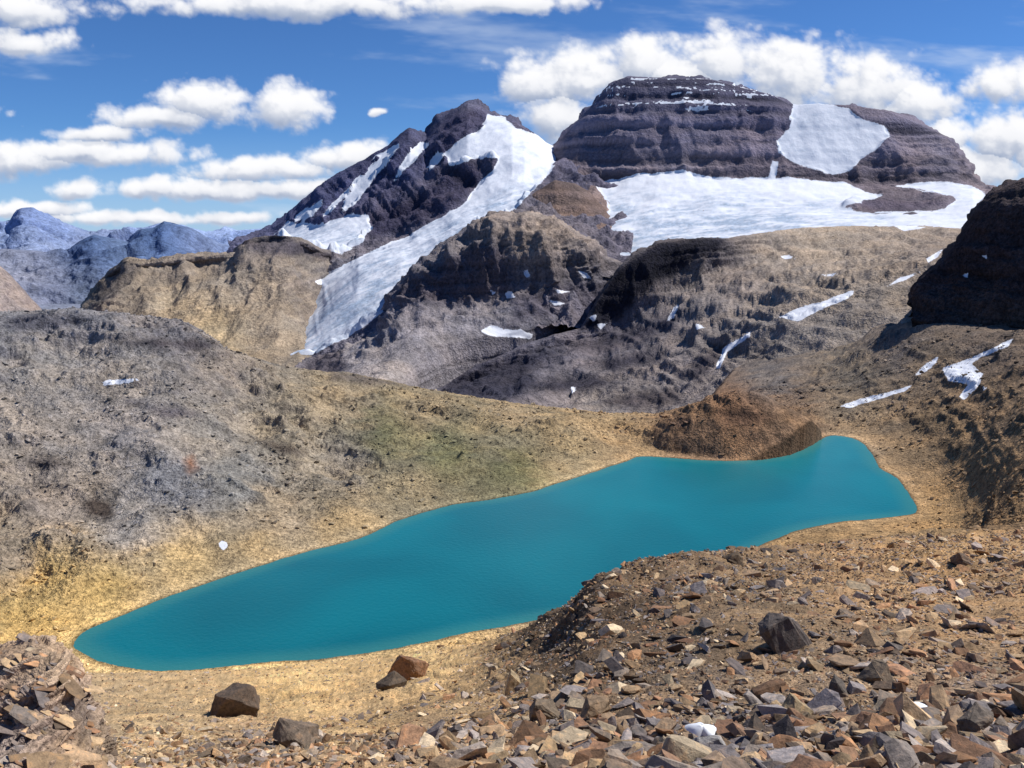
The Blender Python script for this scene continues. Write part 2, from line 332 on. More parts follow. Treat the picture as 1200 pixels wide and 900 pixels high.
# ============ plateau with dark cliffs
mpl=mat_terrain('plateau_rock',1.8,strata=.45,tilt=.06,contrast=.34,strata_h=11,gain=(1.62,1.60,1.62),sat=.95,streak=.2)
c=[470,520,560,620,680,700,715,730,745,770,800,850,930,1000,1060,1110,1160,1300,1420]
r1=q(480,480,484,492,498,500,500,500,498,494,484,465,430,405,390,375,365,350,345)
r2=q(474,466,458,450,444,442,440,438,434,426,412,388,350,328,318,310,302,290,285)
r3=q(470,460,446,420,399,396,392,386,374,354,334,312,298,290,285,284,282,275,270)
r4=q(468,452,428,402,384,352,328,309,298,285,281,280,268,265,264,268,268,255,250)
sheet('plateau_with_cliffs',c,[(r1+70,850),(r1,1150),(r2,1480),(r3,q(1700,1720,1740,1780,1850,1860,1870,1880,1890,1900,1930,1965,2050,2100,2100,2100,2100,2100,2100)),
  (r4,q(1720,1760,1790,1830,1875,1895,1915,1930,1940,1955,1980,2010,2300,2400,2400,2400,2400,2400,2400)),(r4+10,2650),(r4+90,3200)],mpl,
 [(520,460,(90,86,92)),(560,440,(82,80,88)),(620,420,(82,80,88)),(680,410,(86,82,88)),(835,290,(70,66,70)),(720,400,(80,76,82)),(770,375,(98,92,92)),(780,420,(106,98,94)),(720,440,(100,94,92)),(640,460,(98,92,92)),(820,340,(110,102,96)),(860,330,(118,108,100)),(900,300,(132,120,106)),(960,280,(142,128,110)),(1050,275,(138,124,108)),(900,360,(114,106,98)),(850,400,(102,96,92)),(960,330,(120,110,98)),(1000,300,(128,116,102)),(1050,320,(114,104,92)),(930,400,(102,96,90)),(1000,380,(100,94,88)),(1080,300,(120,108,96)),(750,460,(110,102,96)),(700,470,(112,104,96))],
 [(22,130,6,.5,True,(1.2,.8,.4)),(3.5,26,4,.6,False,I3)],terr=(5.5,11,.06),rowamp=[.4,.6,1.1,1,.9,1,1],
 paint=[([(683,386),(700,350),(718,322),(735,305),(768,285),(800,280),(850,279),(842,292),(815,304),(795,318),(765,336),(745,352),(728,372),(700,384)],(36,35,42),4),  # shade of the left-facing cliff painted in as near-black
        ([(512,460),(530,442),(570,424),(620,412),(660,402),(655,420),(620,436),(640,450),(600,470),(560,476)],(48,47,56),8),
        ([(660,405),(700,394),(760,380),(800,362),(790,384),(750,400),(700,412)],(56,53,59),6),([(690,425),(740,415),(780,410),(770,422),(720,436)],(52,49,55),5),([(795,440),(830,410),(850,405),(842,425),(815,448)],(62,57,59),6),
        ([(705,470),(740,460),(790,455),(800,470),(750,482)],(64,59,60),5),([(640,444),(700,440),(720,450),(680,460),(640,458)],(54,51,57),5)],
 snow=[[(912,372),(930,362),(960,355),(1002,339),(998,347),(965,362),(935,376)],[(838,432),(848,408),(880,388),(878,395),(852,412),(844,432)],[(912,300),(925,299),(935,303),(920,304)],[(1085,303),(1105,292),(1100,300),(1088,308)],[(1040,262),(1085,266),(1060,271)],[(960,322),(985,320),(975,324)],[(790,360),(797,356),(790,372),(780,378)],[(815,378),(826,384),(815,386)],[(700,380),(712,378),(704,386)],[(668,452),(678,455),(670,460)],[(1040,335),(1055,325),(1080,318),(1062,328)],[(562,388),(575,382),(590,388),(610,388),(622,393),(600,396)],[(690,372),(700,368),(696,376)]],wobm=40,wob=2.5)
# ============ lake basin (thin plate spline)
LK=[(88,752),(105,738),(150,718),(190,702),(225,690),(260,678),(300,665),(340,652),(380,642),(420,632),(450,618),(480,606),(530,592),(580,585),(620,577),(660,565),(700,552),(735,540),(752,535),(790,537),(840,540),(890,539),(925,533),(950,522),(968,512),(985,511),(1005,516),(1020,530),(1030,548),(1050,560),(1065,578),(1074,598),(1060,604),(1020,608),(975,613),(930,623),(895,638),(860,655),(760,700),(640,724),(540,743),(430,765),(300,777),(190,786),(130,778),(95,764)]
LKw=np.array([Pz(x,y,0)[:2] for x,y in LK])
def catmull(p,n=5):
    out=[]; N=len(p)
    for i in range(N):
        a,b,c_,d=p[i-1],p[i],p[(i+1)%N],p[(i+2)%N]
        for k in range(n):
            t=k/n; out.append(.5*((2*b)+(c_-a)*t+(2*a-5*b+4*c_-d)*t*t+(3*b-a-3*c_+d)*t**3))
    return np.array(out)
LKs=catmull(LKw,3)
pts=[]
for x,y,D in [(-200,825,60),(150,825,60),(400,822,60),(600,820,60),(800,835,60),(1000,810,60),(1200,790,60),(1400,760,60),
 (-200,805,150),(150,808,150),(400,802,150),(600,795,150),(800,775,150),(1000,705,150),(1200,662,150),(1400,640,150),
 (950,660,250),(1100,628,250),(1250,612,250),(1400,600,250),
 (0,600,430),(0,500,520),(0,430,600),(0,368,720),(0,378,850),(0,440,1050),(0,600,1500),
 (-200,600,430),(-200,450,560),(-200,375,720),(-200,400,1000),(-200,560,1500),
 (100,600,430),(100,420,630),(100,363,730),
 (200,560,470),(200,480,560),(200,415,650),(200,375,730),(200,400,850),(200,470,1050),(200,600,1500),
 (250,402,740),(330,432,760),(300,500,600),(300,570,483),(300,620,420),(400,452,900),(400,520,1100),(400,600,1500),
 (450,448,780),(450,500,640),(450,560,516),(600,478,720),(600,530,582),(600,500,850),(600,545,1050),(600,600,1500),
 (700,488,690),(700,520,605),(770,492,685),(770,500,760),(800,520,1000),(800,560,1500),(870,505,680),(870,495,760),
 (900,470,820),(930,478,740),(900,470,1050),(900,480,1400),(1000,497,665),(1000,460,760),(1000,425,900),(1000,400,1200),(1000,400,1500),
 (1100,372,880),(1100,420,750),(1100,480,640),(1100,545,530),(1110,598,445),(1100,360,1200),
 (1200,604,330),(1200,560,390),(1200,500,480),(1200,440,600),(1200,400,720),(1200,380,850),(1200,350,1200),(1200,330,1500),
 (1400,580,390),(1400,520,500),(1400,450,700),(1400,410,900),(1400,370,1500)]: pts.append(P(x,y,D))
for x,y,z in [(0,758,2),(0,700,3),(100,672,3.5),(200,648,4),(-200,760,5),(-200,690,6),(1150,620,12),(1040,622,4)]: pts.append(Pz(x,y,z))
for k in range(0,len(LK),2): pts.append(Pz(LK[k][0],LK[k][1],.5))
pts=np.array(pts); KB=.4
def phi(r2): return r2*np.log(r2+1e-9)
A=np.stack([pts[:,0]/pts[:,1],KB*np.log(pts[:,1])],-1); S=(pts[:,2]-CAMZ)/pts[:,1]
n_=len(A); K=phi(((A[:,None]-A[None])**2).sum(-1))+1e-4*np.eye(n_); Q=np.concatenate([np.ones((n_,1)),A],1)
sol=np.linalg.solve(np.block([[K,Q],[Q.T,np.zeros((3,3))]]),np.concatenate([S,np.zeros(3)]))
ca=np.linspace(-.82,.82,200); cy=np.linspace(np.log(40),np.log(1700),220)
CA,CY=np.meshgrid(ca,cy)
SG=sol[n_]+sol[n_+1]*CA+sol[n_+2]*KB*CY
for i in range(n_): SG=SG+sol[i]*phi((CA-A[i,0])**2+(KB*CY-A[i,1])**2)
def bil(a,ly):
    fa=(a-ca[0])/(ca[1]-ca[0]); fy=(ly-cy[0])/(cy[1]-cy[0]); i=np.clip(fa.astype(int),0,198); j=np.clip(fy.astype(int),0,218); fa=fa-i; fy=fy-j
    return (SG[j,i]*(1-fa)+SG[j,i+1]*fa)*(1-fy)+(SG[j+1,i]*(1-fa)+SG[j+1,i+1]*fa)*fy
acol=np.arange(-.80,.80,1.4/1039)
yr=np.concatenate([np.exp(np.linspace(np.log(42),np.log(270),90,endpoint=False)),np.exp(np.linspace(np.log(270),np.log(860),480,endpoint=False)),np.exp(np.linspace(np.log(860),np.log(1600),90))])
a2,y2=np.meshgrid(acol,yr); X=a2*y2; Y=y2
zr=CAMZ+bil(a2,np.log(y2))*Y
sd=-sdf(X,Y,LKs)
pb=np.stack([X,Y,zr*0],-1)
sd=sd+1.8*fbm(pb,22,4,.55)
zr=np.where(sd<90,np.maximum(zr,.8),zr)
z=zr*sst(0,45,sd)+0.07*np.maximum(sd,0)*(1-sst(0,45,sd))
# knoll by the far shore
kx,ky=(868-600)/1020*618,616
ang=np.arctan2(Y-ky,X-kx)
rk=np.sqrt(((X-kx)/(67*(1+.10*np.sin(2*ang+1))))**2+((Y-ky)/45)**2)+.14*fbm(pb,26,5,.6)
kn=36*np.clip(1-np.maximum(rk,0)**1.6,0,1)
kmask=sst(0,8,kn)
z=np.where(sd>-3,np.maximum(z,z*.3+kn),z)
p3=np.stack([X,Y,z],-1)
amp=sst(2,60,sd)*np.clip(Y/300,.15,1.6)
left=sst(120,-60,X)
gul=fbm(pb,80,4,.5,True,(1,.45,1),rot=(0,.75)); ridg=fbm(p3,110,7,.56,True); bl=fbm(p3,22,6,.66)
rough=.55+.9*sst(-.2,.5,fbm(pb,140,3,.5,off=9))
z=z+amp*rough*(8.5*ridg*(.45+.7*left)+5.5*gul*(.35+.8*left)+3.0*bl)+kmask*amp*4.5*fbm(p3,22,5,.6,True)
ph=fbm(np.stack([X,Y,z+2*bl],-1),7,3,.6,False,(.06,.06,1.0)); z=z+amp*2.0*np.tanh(2.5*ph)*sst(-.2,.3,bl+ridg*.5)
# crest heights of the hill along the far rim of the basin
jit=fbm(pb,25,4,.6)
ccr=np.interp(600+a2*1022,[-300,0,100,160,215,250,265,330,420,500,600,700,770,830,900],[372,367,362,370,374,394,408,430,440,458,474,485,487,470,380])
dn,fw=ratio(ccr+6*jit); zc=CAMZ-Y*dn/fw
ex=z-zc; z=np.where((ex>-3)&(kmask<.5),zc-3+3*np.tanh((ex+3)/3),z)
z=np.where(sd<0,np.maximum(.35*sd,-14),z)
pos=np.stack([X,Y,z],-1); px,py=proj(pos)
BC=[(0,380,(114,112,112)),(100,375,(118,115,115)),(200,385,(102,99,100)),(60,430,(122,117,112)),(160,430,(124,118,112)),(250,440,(118,110,102)),(50,500,(124,117,110)),(150,500,(114,110,108)),(250,500,(122,116,108)),(200,560,(112,111,112)),(60,590,(126,116,106)),(150,620,(120,116,112)),(280,560,(112,111,108)),(340,500,(124,115,100)),(400,470,(130,117,97)),(500,475,(132,118,95)),(600,485,(142,125,100)),(700,495,(148,127,98)),(400,540,(120,113,103)),(330,600,(130,118,101)),(450,510,(92,91,70)),(520,530,(97,96,72)),(590,510,(112,105,86)),(600,548,(92,90,66)),(480,570,(124,113,92)),(670,530,(136,121,95)),(300,650,(148,129,99)),(220,660,(150,131,98)),(60,680,(168,142,96)),(120,690,(162,137,92)),(40,720,(160,135,90)),(10,650,(126,115,101)),(400,610,(138,121,94)),(740,520,(142,119,90)),
 (860,480,(108,84,66)),(880,510,(118,93,72)),(800,510,(114,91,72)),(930,500,(112,90,70)),(1000,480,(110,99,85)),(1000,505,(132,113,90)),(900,440,(98,93,90)),(1000,440,(104,96,86)),(1100,430,(110,96,81)),(1100,500,(118,99,77)),(1160,480,(114,95,75)),(1060,540,(130,109,84)),(1160,560,(124,101,76)),(1100,600,(138,113,82)),(1000,625,(138,114,84)),(1180,610,(114,93,69)),(950,640,(126,104,76)),(1050,400,(106,97,90)),(1150,400,(96,86,78)),(940,380,(106,99,92)),
 (300,800,(170,143,102)),(500,770,(170,143,102)),(700,780,(126,106,80))]
col=idwcol(px+26*jit,py+18*jit,BC,14)
for poly,rgb in [([(95,590),(110,578),(128,588),(136,604),(122,610),(104,604)],(66,58,52)),([(130,400),(190,396),(240,398),(258,404),(230,412),(180,408)],(66,62,64)),([(215,540),(225,535),(232,548),(222,552)],(106,80,66)),([(300,515),(345,520),(360,532),(330,535)],(74,67,60)),([(0,372),(60,366),(110,372),(80,384),(20,388)],(84,82,86)),([(150,470),(210,476),(240,488),(190,490)],(82,78,80)),([(20,540),(60,535),(90,545),(50,552)],(82,76,72)),([(380,430),(440,440),(480,452),(430,452),(390,444)],(96,88,80)),([(840,482),(880,478),(910,488),(880,500),(850,496)],(84,66,54)),([(785,498),(800,488),(815,495),(800,506)],(80,64,54))]:
    w_=np.clip((sdf(px,py,poly)+8*jit)/5*.5+.5,0,1)[...,None]; col=col*(1-w_)+lin(rgb)*w_
wet=sst(3.2,.2,sd)[...,None]; band=(sst(0,2,sd)*sst(10,4,sd))[...,None]
col=col*(1+.35*band)*(1-.45*wet)
rib=sst(.0,.5,gul)[...,None]; col=col*(1-.18*rib*np.array([1.1,1.0,.85]))
blk=sst(.10,.28,fbm(p3,16,5,.7,off=44))[...,None]*sst(10,40,sd)[...,None]; col=col*(1-.28*blk)
sn=snowmask(pos,[[(118,449),(128,445),(160,443),(165,446),(150,449),(122,452)],[(256,636),(260,633),(266,636),(267,641),(262,645),(257,641)],
 [(1103,432),(1130,422),(1160,410),(1188,396),(1182,406),(1150,418),(1138,426),(1152,438),(1148,450),(1130,469),(1124,465),(1134,450),(1112,446)],
 [(985,476),(1010,467),(1040,460),(1068,452),(1060,458),(1030,468),(995,478)],[(1072,440),(1080,430),(1100,417),(1098,424),(1085,436)],[(1045,360),(1050,348),(1066,336),(1088,326),(1075,342),(1060,358)],
 [(838,432),(848,408),(880,388),(878,395),(852,412),(844,432)],[(912,372),(930,362),(960,355),(1002,339),(998,347),(965,362),(935,376)],[(1150,452),(1158,454),(1152,458)]],1.8,12)
mbas=mat_terrain('basin_scree',.62,strata=.15,contrast=.44,strata_h=6,gain=(1.48,1.46,1.43),sat=1.08)
grid_mesh('lake_basin_terrain',pos,mbas,{'col':col,'snow':sn,'ice':sn*0})
BP,BN,BX,BY,BCOL,BSD=pos,normals(pos),px,py,col,sd
BN*=np.sign(BN[...,2:3]+1e-9)
# ============ dark cliff at right, its shade put into the rock colour
c=[1068,1080,1090,1110,1130,1150,1165,1180,1200,1300,1420]
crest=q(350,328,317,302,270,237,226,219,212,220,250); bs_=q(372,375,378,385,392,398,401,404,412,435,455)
mdk=mat_terrain('shaded_cliff_rock',.9,strata=.4,tilt=-.1,contrast=.5,strata_h=9,gain=(1.3,1.25,1.25))
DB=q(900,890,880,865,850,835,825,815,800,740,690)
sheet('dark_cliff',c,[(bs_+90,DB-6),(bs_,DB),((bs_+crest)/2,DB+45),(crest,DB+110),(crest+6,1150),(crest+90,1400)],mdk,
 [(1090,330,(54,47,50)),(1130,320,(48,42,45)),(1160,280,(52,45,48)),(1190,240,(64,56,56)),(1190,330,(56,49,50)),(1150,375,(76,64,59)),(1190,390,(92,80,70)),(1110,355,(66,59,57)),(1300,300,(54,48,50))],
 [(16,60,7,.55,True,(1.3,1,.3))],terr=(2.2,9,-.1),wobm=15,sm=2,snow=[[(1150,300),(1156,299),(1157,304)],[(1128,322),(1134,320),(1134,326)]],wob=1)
# ============ foreground
c=[-260,-150,0,150,300,450,560,620,700,780,850,950,1050,1200,1300,1460]
FR=[(1500,.9),
 (1100,1.95),
 (905,q(5,5,5,5.5,6,6,5.6,5.4,5,5,5,4.8,4.6,4.5,4.5,4.5)),
 (q(862,862,862,864,864,860,852,846,836,828,824,820,816,812,810,810),q(9,9,9,9,9.5,9.5,9,8.5,8,7.8,7.6,7.5,7.4,7.3,7.2,7)),
 (q(836,836,836,836,836,830,815,800,770,748,738,732,728,720,716,712),q(17,17,17,17,17,16,14.5,13,11.6,11.4,11.4,11.4,11.5,12,12,12)),
 (q(812,812,812,812,808,800,782,764,722,698,686,682,676,664,656,650),q(32,32,32,32,31,29,24,20,15.5,16,17,18,19,20,20,20)),
 (q(792,792,792,793,787,774,758,738,686,660,650,646,638,622,612,600),q(62,62,62,62,60,55,45,32,21,23,25,28,32,38,40,42)),
 (q(830,830,830,830,825,815,810,805,790,770,760,750,745,735,730,720),q(85,85,85,85,82,75,65,50,36,38,40,44,50,58,60,62))]
pos,ts=loft(c,FR,1.6,40,smD=60,dens=[10,60,120,80,80,80,60,14])
n=normals(pos); n*=np.sign(n[...,2:3]+1e-9)
Dm=pos[...,1]
nz=fbm(pos,4.0,6,.55)*.35*sst(4,14,Dm)+fbm(pos,.9,6,.6)*.13+fbm(pos,.25,4,.6)*.03
mound=sst(12,20,Dm)*fbm(pos,6,7,.68,True)*.6
pos=pos+n*(nz+mound*.8)[...,None]
px,py=proj(pos)
FC=[(50,870,(152,136,114)),(200,850,(166,145,114)),(350,800,(190,163,121)),(500,770,(192,165,123)),(300,880,(148,128,104)),(500,870,(142,122,99)),(560,810,(152,130,101)),(650,760,(80,68,56)),(680,830,(102,87,72)),(720,720,(88,75,62)),(780,680,(110,94,77)),(800,780,(108,94,79)),(900,700,(122,105,85)),(1000,680,(148,123,95)),(1100,660,(160,131,98)),(1150,720,(144,120,93)),(1000,780,(122,106,89)),(1150,820,(122,107,93)),(850,880,(112,102,94)),(1100,640,(154,129,97)),(700,880,(128,109,89)),(420,840,(166,142,108))]  # shade on the mound's left face put into its darker ground tones
col=idwcol(px,py,FC,25)*(.82+.36*sst(-.4,.4,fbm(pos,1.5,4)))[...,None]
mfg=mat_terrain('scree_ground',.012,contrast=.48,gain=(1.22,1.18,1.13),sat=1.1)
grid_mesh('foreground_scree_slope',pos,mfg,{'col':col,'snow':col[...,0]*0,'ice':col[...,0]*0})
FGP,FGN,FPX,FPY,FCOL=pos,normals(pos),px,py,col
FGN*=np.sign(FGN[...,2:3]+1e-9)
# --- rocks
def hull(seed,npt=16,flat=(1,1,.6),cube=True):
    r=np.random.default_rng(seed); bm=bmesh.new()
    p=r.uniform(-1,1,(npt,3)) 
    p=p/np.maximum(np.abs(p).max(1,keepdims=True),1e-3)*r.uniform(.7,1,(npt,1)) if cube else p/np.linalg.norm(p,axis=1)[:,None]
    p*=np.array(flat)*.5
    for v in p: bm.verts.new(v)
    bmesh.ops.convex_hull(bm,input=bm.verts)
    for v in [v for v in bm.verts if not v.link_faces]: bm.verts.remove(v)
    bmesh.ops.dissolve_limit(bm,angle_limit=math.radians(12),verts=bm.verts,edges=bm.edges)
    bmesh.ops.triangulate(bm,faces=bm.faces)
    bm.verts.index_update()
    V=np.array([v.co[:] for v in bm.verts]); T=np.array([[v.index for v in f.verts] for f in bm.faces]); bm.free()
    return V,T
TPL=[hull(100+k,11+k%4*4,(1,.55+.08*(k%5),.13+.06*(k%6)),cube=(k%3!=0)) for k in range(36)]
TPF=[hull(300+k,9,(1,.85,.65),cube=False) for k in range(8)]
def rotm(yaw,tx,ty):
    cy,sy=np.cos(yaw),np.sin(yaw); cx,sx=np.cos(tx),np.sin(tx); cz,sz=np.cos(ty),np.sin(ty)
    o=np.ones_like(yaw); z0=0*o
    Rz=np.stack([cy,-sy,z0,sy,cy,z0,z0,z0,o],-1).reshape(-1,3,3)
    Rx=np.stack([o,z0,z0,z0,cx,-sx,z0,sx,cx],-1).reshape(-1,3,3)
    Ry=np.stack([cz,z0,sz,z0,o,z0,-sz,z0,cz],-1).reshape(-1,3,3)
    return Rx@Ry@Rz
def mat_stone(name,sc):
    m=bpy.data.materials.new(name); m.use_nodes=True; t=NT(m.node_tree); bs=m.node_tree.nodes['Principled BSDF']
    bs.inputs['Roughness'].default_value=.85; bs.inputs['Specular IOR Level'].default_value=.2
    geo=t.new('ShaderNodeNewGeometry').outputs['Position']
    col=t.new('ShaderNodeAttribute',attribute_name='col').outputs['Color']
    a=t.noise(geo,sc,5,.72,.2)
    cc=t.mix(1.0,col,t.mapr(a,.3,.7,.5,1.5),'MULTIPLY')
    cc=t.mix(t.mapr(a,.54,.62,0,.5),cc,t.mix(1.0,cc,(1.2,.98,.74,1),'MULTIPLY'))
    t.l.new(cc,bs.inputs['Base Color'])
    bp=t.new('ShaderNodeBump'); bp.inputs['Distance'].default_value=.3/sc; bp.inputs['Strength'].default_value=.9
    t.l.new(a,bp.inputs['Height']); t.l.new(bp.outputs[0],bs.inputs['Normal'])
    return m
mst=mat_stone('stone',14.0); mst2=mat_stone('hillside_stone',.5)
def merged(name,centers,sizes,R,TP,cols,mat):
    tpl=rng.integers(0,len(TP),len(centers))
    Vs=[];Ts=[];Cs=[];o=0
    for k,(V,T) in enumerate(TP):
        s=np.where(tpl==k)[0]
        if len(s)==0: continue
        W=np.einsum('nij,nvj->nvi',R[s],V[None]*sizes[s][:,None,:])+centers[s][:,None]
        Vs.append(W.reshape(-1,3)); Ts.append((T[None]+(np.arange(len(s))*len(V))[:,None,None]+o).reshape(-1,3)); o+=len(s)*len(V)
        Cs.append(np.repeat(cols[s],len(V),0))
    V=np.concatenate(Vs);T=np.concatenate(Ts).astype(np.int32);C=np.concatenate(Cs)
    me=bpy.data.meshes.new(name); me.vertices.add(len(V)); me.vertices.foreach_set('co',V.reshape(-1).astype(np.float32))
    me.loops.add(T.size); me.polygons.add(len(T)); me.loops.foreach_set('vertex_index',T.reshape(-1)); me.polygons.foreach_set('loop_start',np.arange(0,T.size,3,dtype=np.int32))
    me.update(calc_edges=True); me.polygons.foreach_set('use_smooth',np.zeros(len(T),bool))
    at=me.attributes.new('col','FLOAT_COLOR','POINT'); c4=np.ones((len(V),4),np.float32); c4[:,:3]=C; at.data.foreach_set('color',c4.reshape(-1))
    ob=bpy.data.objects.new(name,me); bpy.context.collection.objects.link(ob); me.materials.append(mat); return ob
def rockcol(base,n):
    pal=np.array([lin(x) for x in [(158,134,104),(136,116,94),(120,112,104),(104,102,106),(174,150,116),(94,82,72),(148,142,138),(158,118,84),(126,124,128),(140,104,80),(196,180,152),(84,82,88),(118,88,66),(150,126,98)]])
    w=pal[rng.integers(0,len(pal),n)]; return (w*.72+base*.34)*rng.uniform(.45,1.4,(n,1))*np.array([1.20,1.16,1.12])
vis=(FPX>-120)&(FPX<1330)&(FPY<1000)
ii,jj=np.where(vis)
dens=.36+.8*sst(480,640,FPX[ii,jj])+.7*sst(830,880,FPY[ii,jj])*sst(120,330,FPX[ii,jj])
cl=fbm(FGP[ii,jj],2.2,4,.6); dens*=np.clip(.75+1.5*cl,.10,1.8)
dens*=1+1.2*sst(720,680,FPY[ii,jj])
pk=rng.choice(len(ii),68000,replace=False,p=dens/dens.sum()); I,J=ii[pk],jj[pk]
cen=FGP[I,J]; Dd=cen[:,1]; n=len(I)
sz=.023*(rng.pareto(1.75,n)+1); sz=sz*(1+.5*sst(15,45,Dd)); sz=np.maximum(sz,Dd*.0034)
lim=np.where(FPX[I,J]<480,.13,.30)*(1+Dd/50); sz=np.minimum(sz,lim*rng.uniform(.6,1.1,n))
size=np.stack([sz*rng.uniform(.8,1.5,n),sz*rng.uniform(.7,1.2,n),sz*rng.uniform(.6,1.5,n)],-1)
R=rotm(rng.uniform(0,6.28,n),rng.normal(.0,.38,n),rng.normal(0,.38,n))
cen=cen+FGN[I,J]*(sz*.08)[:,None]
merged('scree_rocks',cen,size,R,TPL,rockcol(FCOL[I,J],n),mst)
# stones strewn over the basin slopes
vis=(BX>-60)&(BX<1260)&(BSD>3)&(BP[...,1]>250)&(BP[...,1]<1000)
ii,jj=np.where(vis); de=np.clip(.35+1.6*fbm(BP[ii,jj],45,4,.6,off=3),.03,2)*(1-.5*sst(60,5,BSD[ii,jj]))
pk=rng.choice(len(ii),36000,replace=False,p=de/de.sum()); I,J=ii[pk],jj[pk]; cen=BP[I,J]; Dd=cen[:,1]; n=len(I)
sz=np.clip(.5*(rng.pareto(2.2,n)+1),0,3.6)*(Dd/450)**.7
size=np.stack([sz*rng.uniform(.8,1.4,n),sz*rng.uniform(.7,1.2,n),sz*rng.uniform(.7,1.3,n)],-1)
cc_=BCOL[I,J]*rng.uniform(.55,1.75,(n,1))*1.35
merged('hillside_stones',cen+BN[I,J]*(sz*.1)[:,None],size,rotm(rng.uniform(0,6.28,n),rng.normal(0,.3,n),rng.normal(0,.3,n)),TPF,cc_,mst2)
def fgat(px,py):
    d=(FPX-px)**2+(FPY-py)**2; d=np.where(FPY>500,d,1e9); k=np.unravel_index(np.argmin(d),d.shape); return FGP[k]
def boulder(x,ybase,wpx,hpx,col,seed,yaw=0.0,tilt=0.0,depth=.8):
    base=fgat(x,ybase); D=base[1]; w=wpx/1000*D; h=hpx/1000*D*1.06
    r=np.random.default_rng(seed+50); bm=bmesh.new()
    p=r.uniform(-1,1,(18,3)); p=p/np.abs(p).max(1,keepdims=True)*r.uniform(.62,1,(18,1))
    p[:,:2]*=(1-.4*np.clip(p[:,2:3],0,1)); p[:,2]+=.35*p[:,0]*r.uniform(-1,1)
    for v in p: bm.verts.new(v*np.array([.54,.54*depth,.5]))
    bmesh.ops.convex_hull(bm,input=bm.verts)
    for v in [v for v in bm.verts if not v.link_faces]: bm.verts.remove(v)
    bmesh.ops.dissolve_limit(bm,angle_limit=math.radians(12),verts=bm.verts,edges=bm.edges)
    for v in bm.verts: v.co=Vector((v.co.x*w,v.co.y*w,v.co.z*h*1.25))
    bmesh.ops.bevel(bm,geom=bm.edges[:],offset=w*.012,segments=1,affect='EDGES')
    bmesh.ops.triangulate(bm,faces=bm.faces)
    bmesh.ops.subdivide_edges(bm,edges=bm.edges[:],cuts=3,use_grid_fill=True)
    co=np.array([v.co[:] for v in bm.verts]); bm.normal_update(); nn=np.array([v.normal[:] for v in bm.verts])
    co=co+nn*(w*.09*fbm(co+seed,w*.5,5,.68,False,(1,1,2.2)))[:,None]
    for v,c_ in zip(bm.verts,co): v.co=c_
    me=bpy.data.meshes.new('boulder'); bm.to_mesh(me); bm.free()
    at=me.attributes.new('col','FLOAT_COLOR','POINT'); c4=np.ones((len(me.vertices),4),np.float32); c4[:,:3]=lin(col)*1.15; at.data.foreach_set('color',c4.reshape(-1))
    me.materials.append(mst); ob=bpy.data.objects.new('boulder',me); bpy.context.collection.objects.link(ob)
    ob.location=(base[0],base[1]+w*.15,base[2]+h*.34); ob.rotation_euler=(0,tilt,yaw)
    return ob
for b in [(271,842,62,44,(92,79,68),1,.3,.1),(480,796,52,30,(124,95,74),2,.1,.15),(458,812,38,24,(86,75,64),3,.8,0),(920,762,62,46,(90,82,77),4,.2,-.35),
 (1148,862,50,38,(104,94,84),5,.6,-.3),(788,712,44,32,(104,90,74),6,.4,.1),(345,874,66,24,(112,98,84),7,0,.1),(1030,800,40,26,(114,100,84),8,.4,.2),
 (985,815,30,24,(96,88,80),9,.9,-.1),(700,842,44,26,(128,108,86),10,.2,.2),(862,662,26,16,(96,82,66),11,.3,0),(712,702,26,22,(92,80,64),12,.8,.1),
 (600,812,22,30,(160,142,114),13,.2,0),(832,884,46,24,(146,142,138),14,.1,.1),(1128,662,30,14,(104,88,74),15,.2,.3),(930,842,44,26,(146,128,100),16,.5,-.2),(640,842,40,24,(114,100,84),17,.1,0),(880,732,30,22,(96,84,72),19,.7,.2)]:
    boulder(*b)
# rock outcrop lower left : layered slabs
mo=mat_terrain('outcrop_rock',.01,strata=.35,tilt=.45,contrast=.35,strata_h=.05,gain=(1.3,1.26,1.24))
c=[-320,-150,0,30,60,85,105,125,140]
crest=q(740,745,758,752,752,772,812,858,900)
pos,ts=loft(c,[(q(1300,1300,1300,1300,1300,1280,1250,1200,1100),q(2.6,2.6,2.6,2.6,2.6,2.8,3,3.2,3.5)),(q(960,960,960,960,960,965,970,975,980),q(4.2,4.2,4.2,4.2,4.2,4.3,4.3,4.3,4.4)),((crest+960)/2,q(4.9,4.9,4.9,4.9,4.9,4.9,4.9,4.9,4.9)),(crest+12,5.4),(crest,5.8),(crest+10,6.8),(crest+150,8.2)],.8,4,smD=20)
n=normals(pos); n*=np.sign(n[...,2:3]+n[...,1:2]*-.5+1e-9)
lay=fbm(pos,.09,3,.6,False,(.08,.08,1),rot=(.5,0)); lay=np.sign(lay)*np.abs(lay)**.4
pos=pos+n*(.05*lay+.06*fbm(pos,.5,5,.5,True)+.012*fbm(pos,.06,3))[...,None]
px,py=proj(pos)
col=idwcol(px,py,[(20,790,(150,130,110)),(60,780,(160,138,112)),(60,850,(134,118,104)),(0,860,(122,113,107)),(100,880,(142,124,102))])*(1+.35*lay)[...,None]
grid_mesh('layered_rock_outcrop',pos,mo,{'col':col,'snow':col[...,0]*0,'ice':col[...,0]*0},smooth=False)
s=np.where(((px>-100)&(py<960)&(py>745)).reshape(-1))[0]; s=rng.choice(s,380); cen=pos.reshape(-1,3)[s]; n=len(s)
sz=.03*(rng.pareto(2.2,n)+1); sz=np.clip(sz,0,.12)
size=np.stack([sz*2.3,sz*1.4,sz*.6],-1); R=rotm(rng.normal(0,.35,n),rng.normal(.1,.1,n),rng.normal(.5,.08,n))
merged('outcrop_slabs',cen,size,R,TPL,rockcol(np.tile(lin((146,126,104)),(n,1)),n),mst)
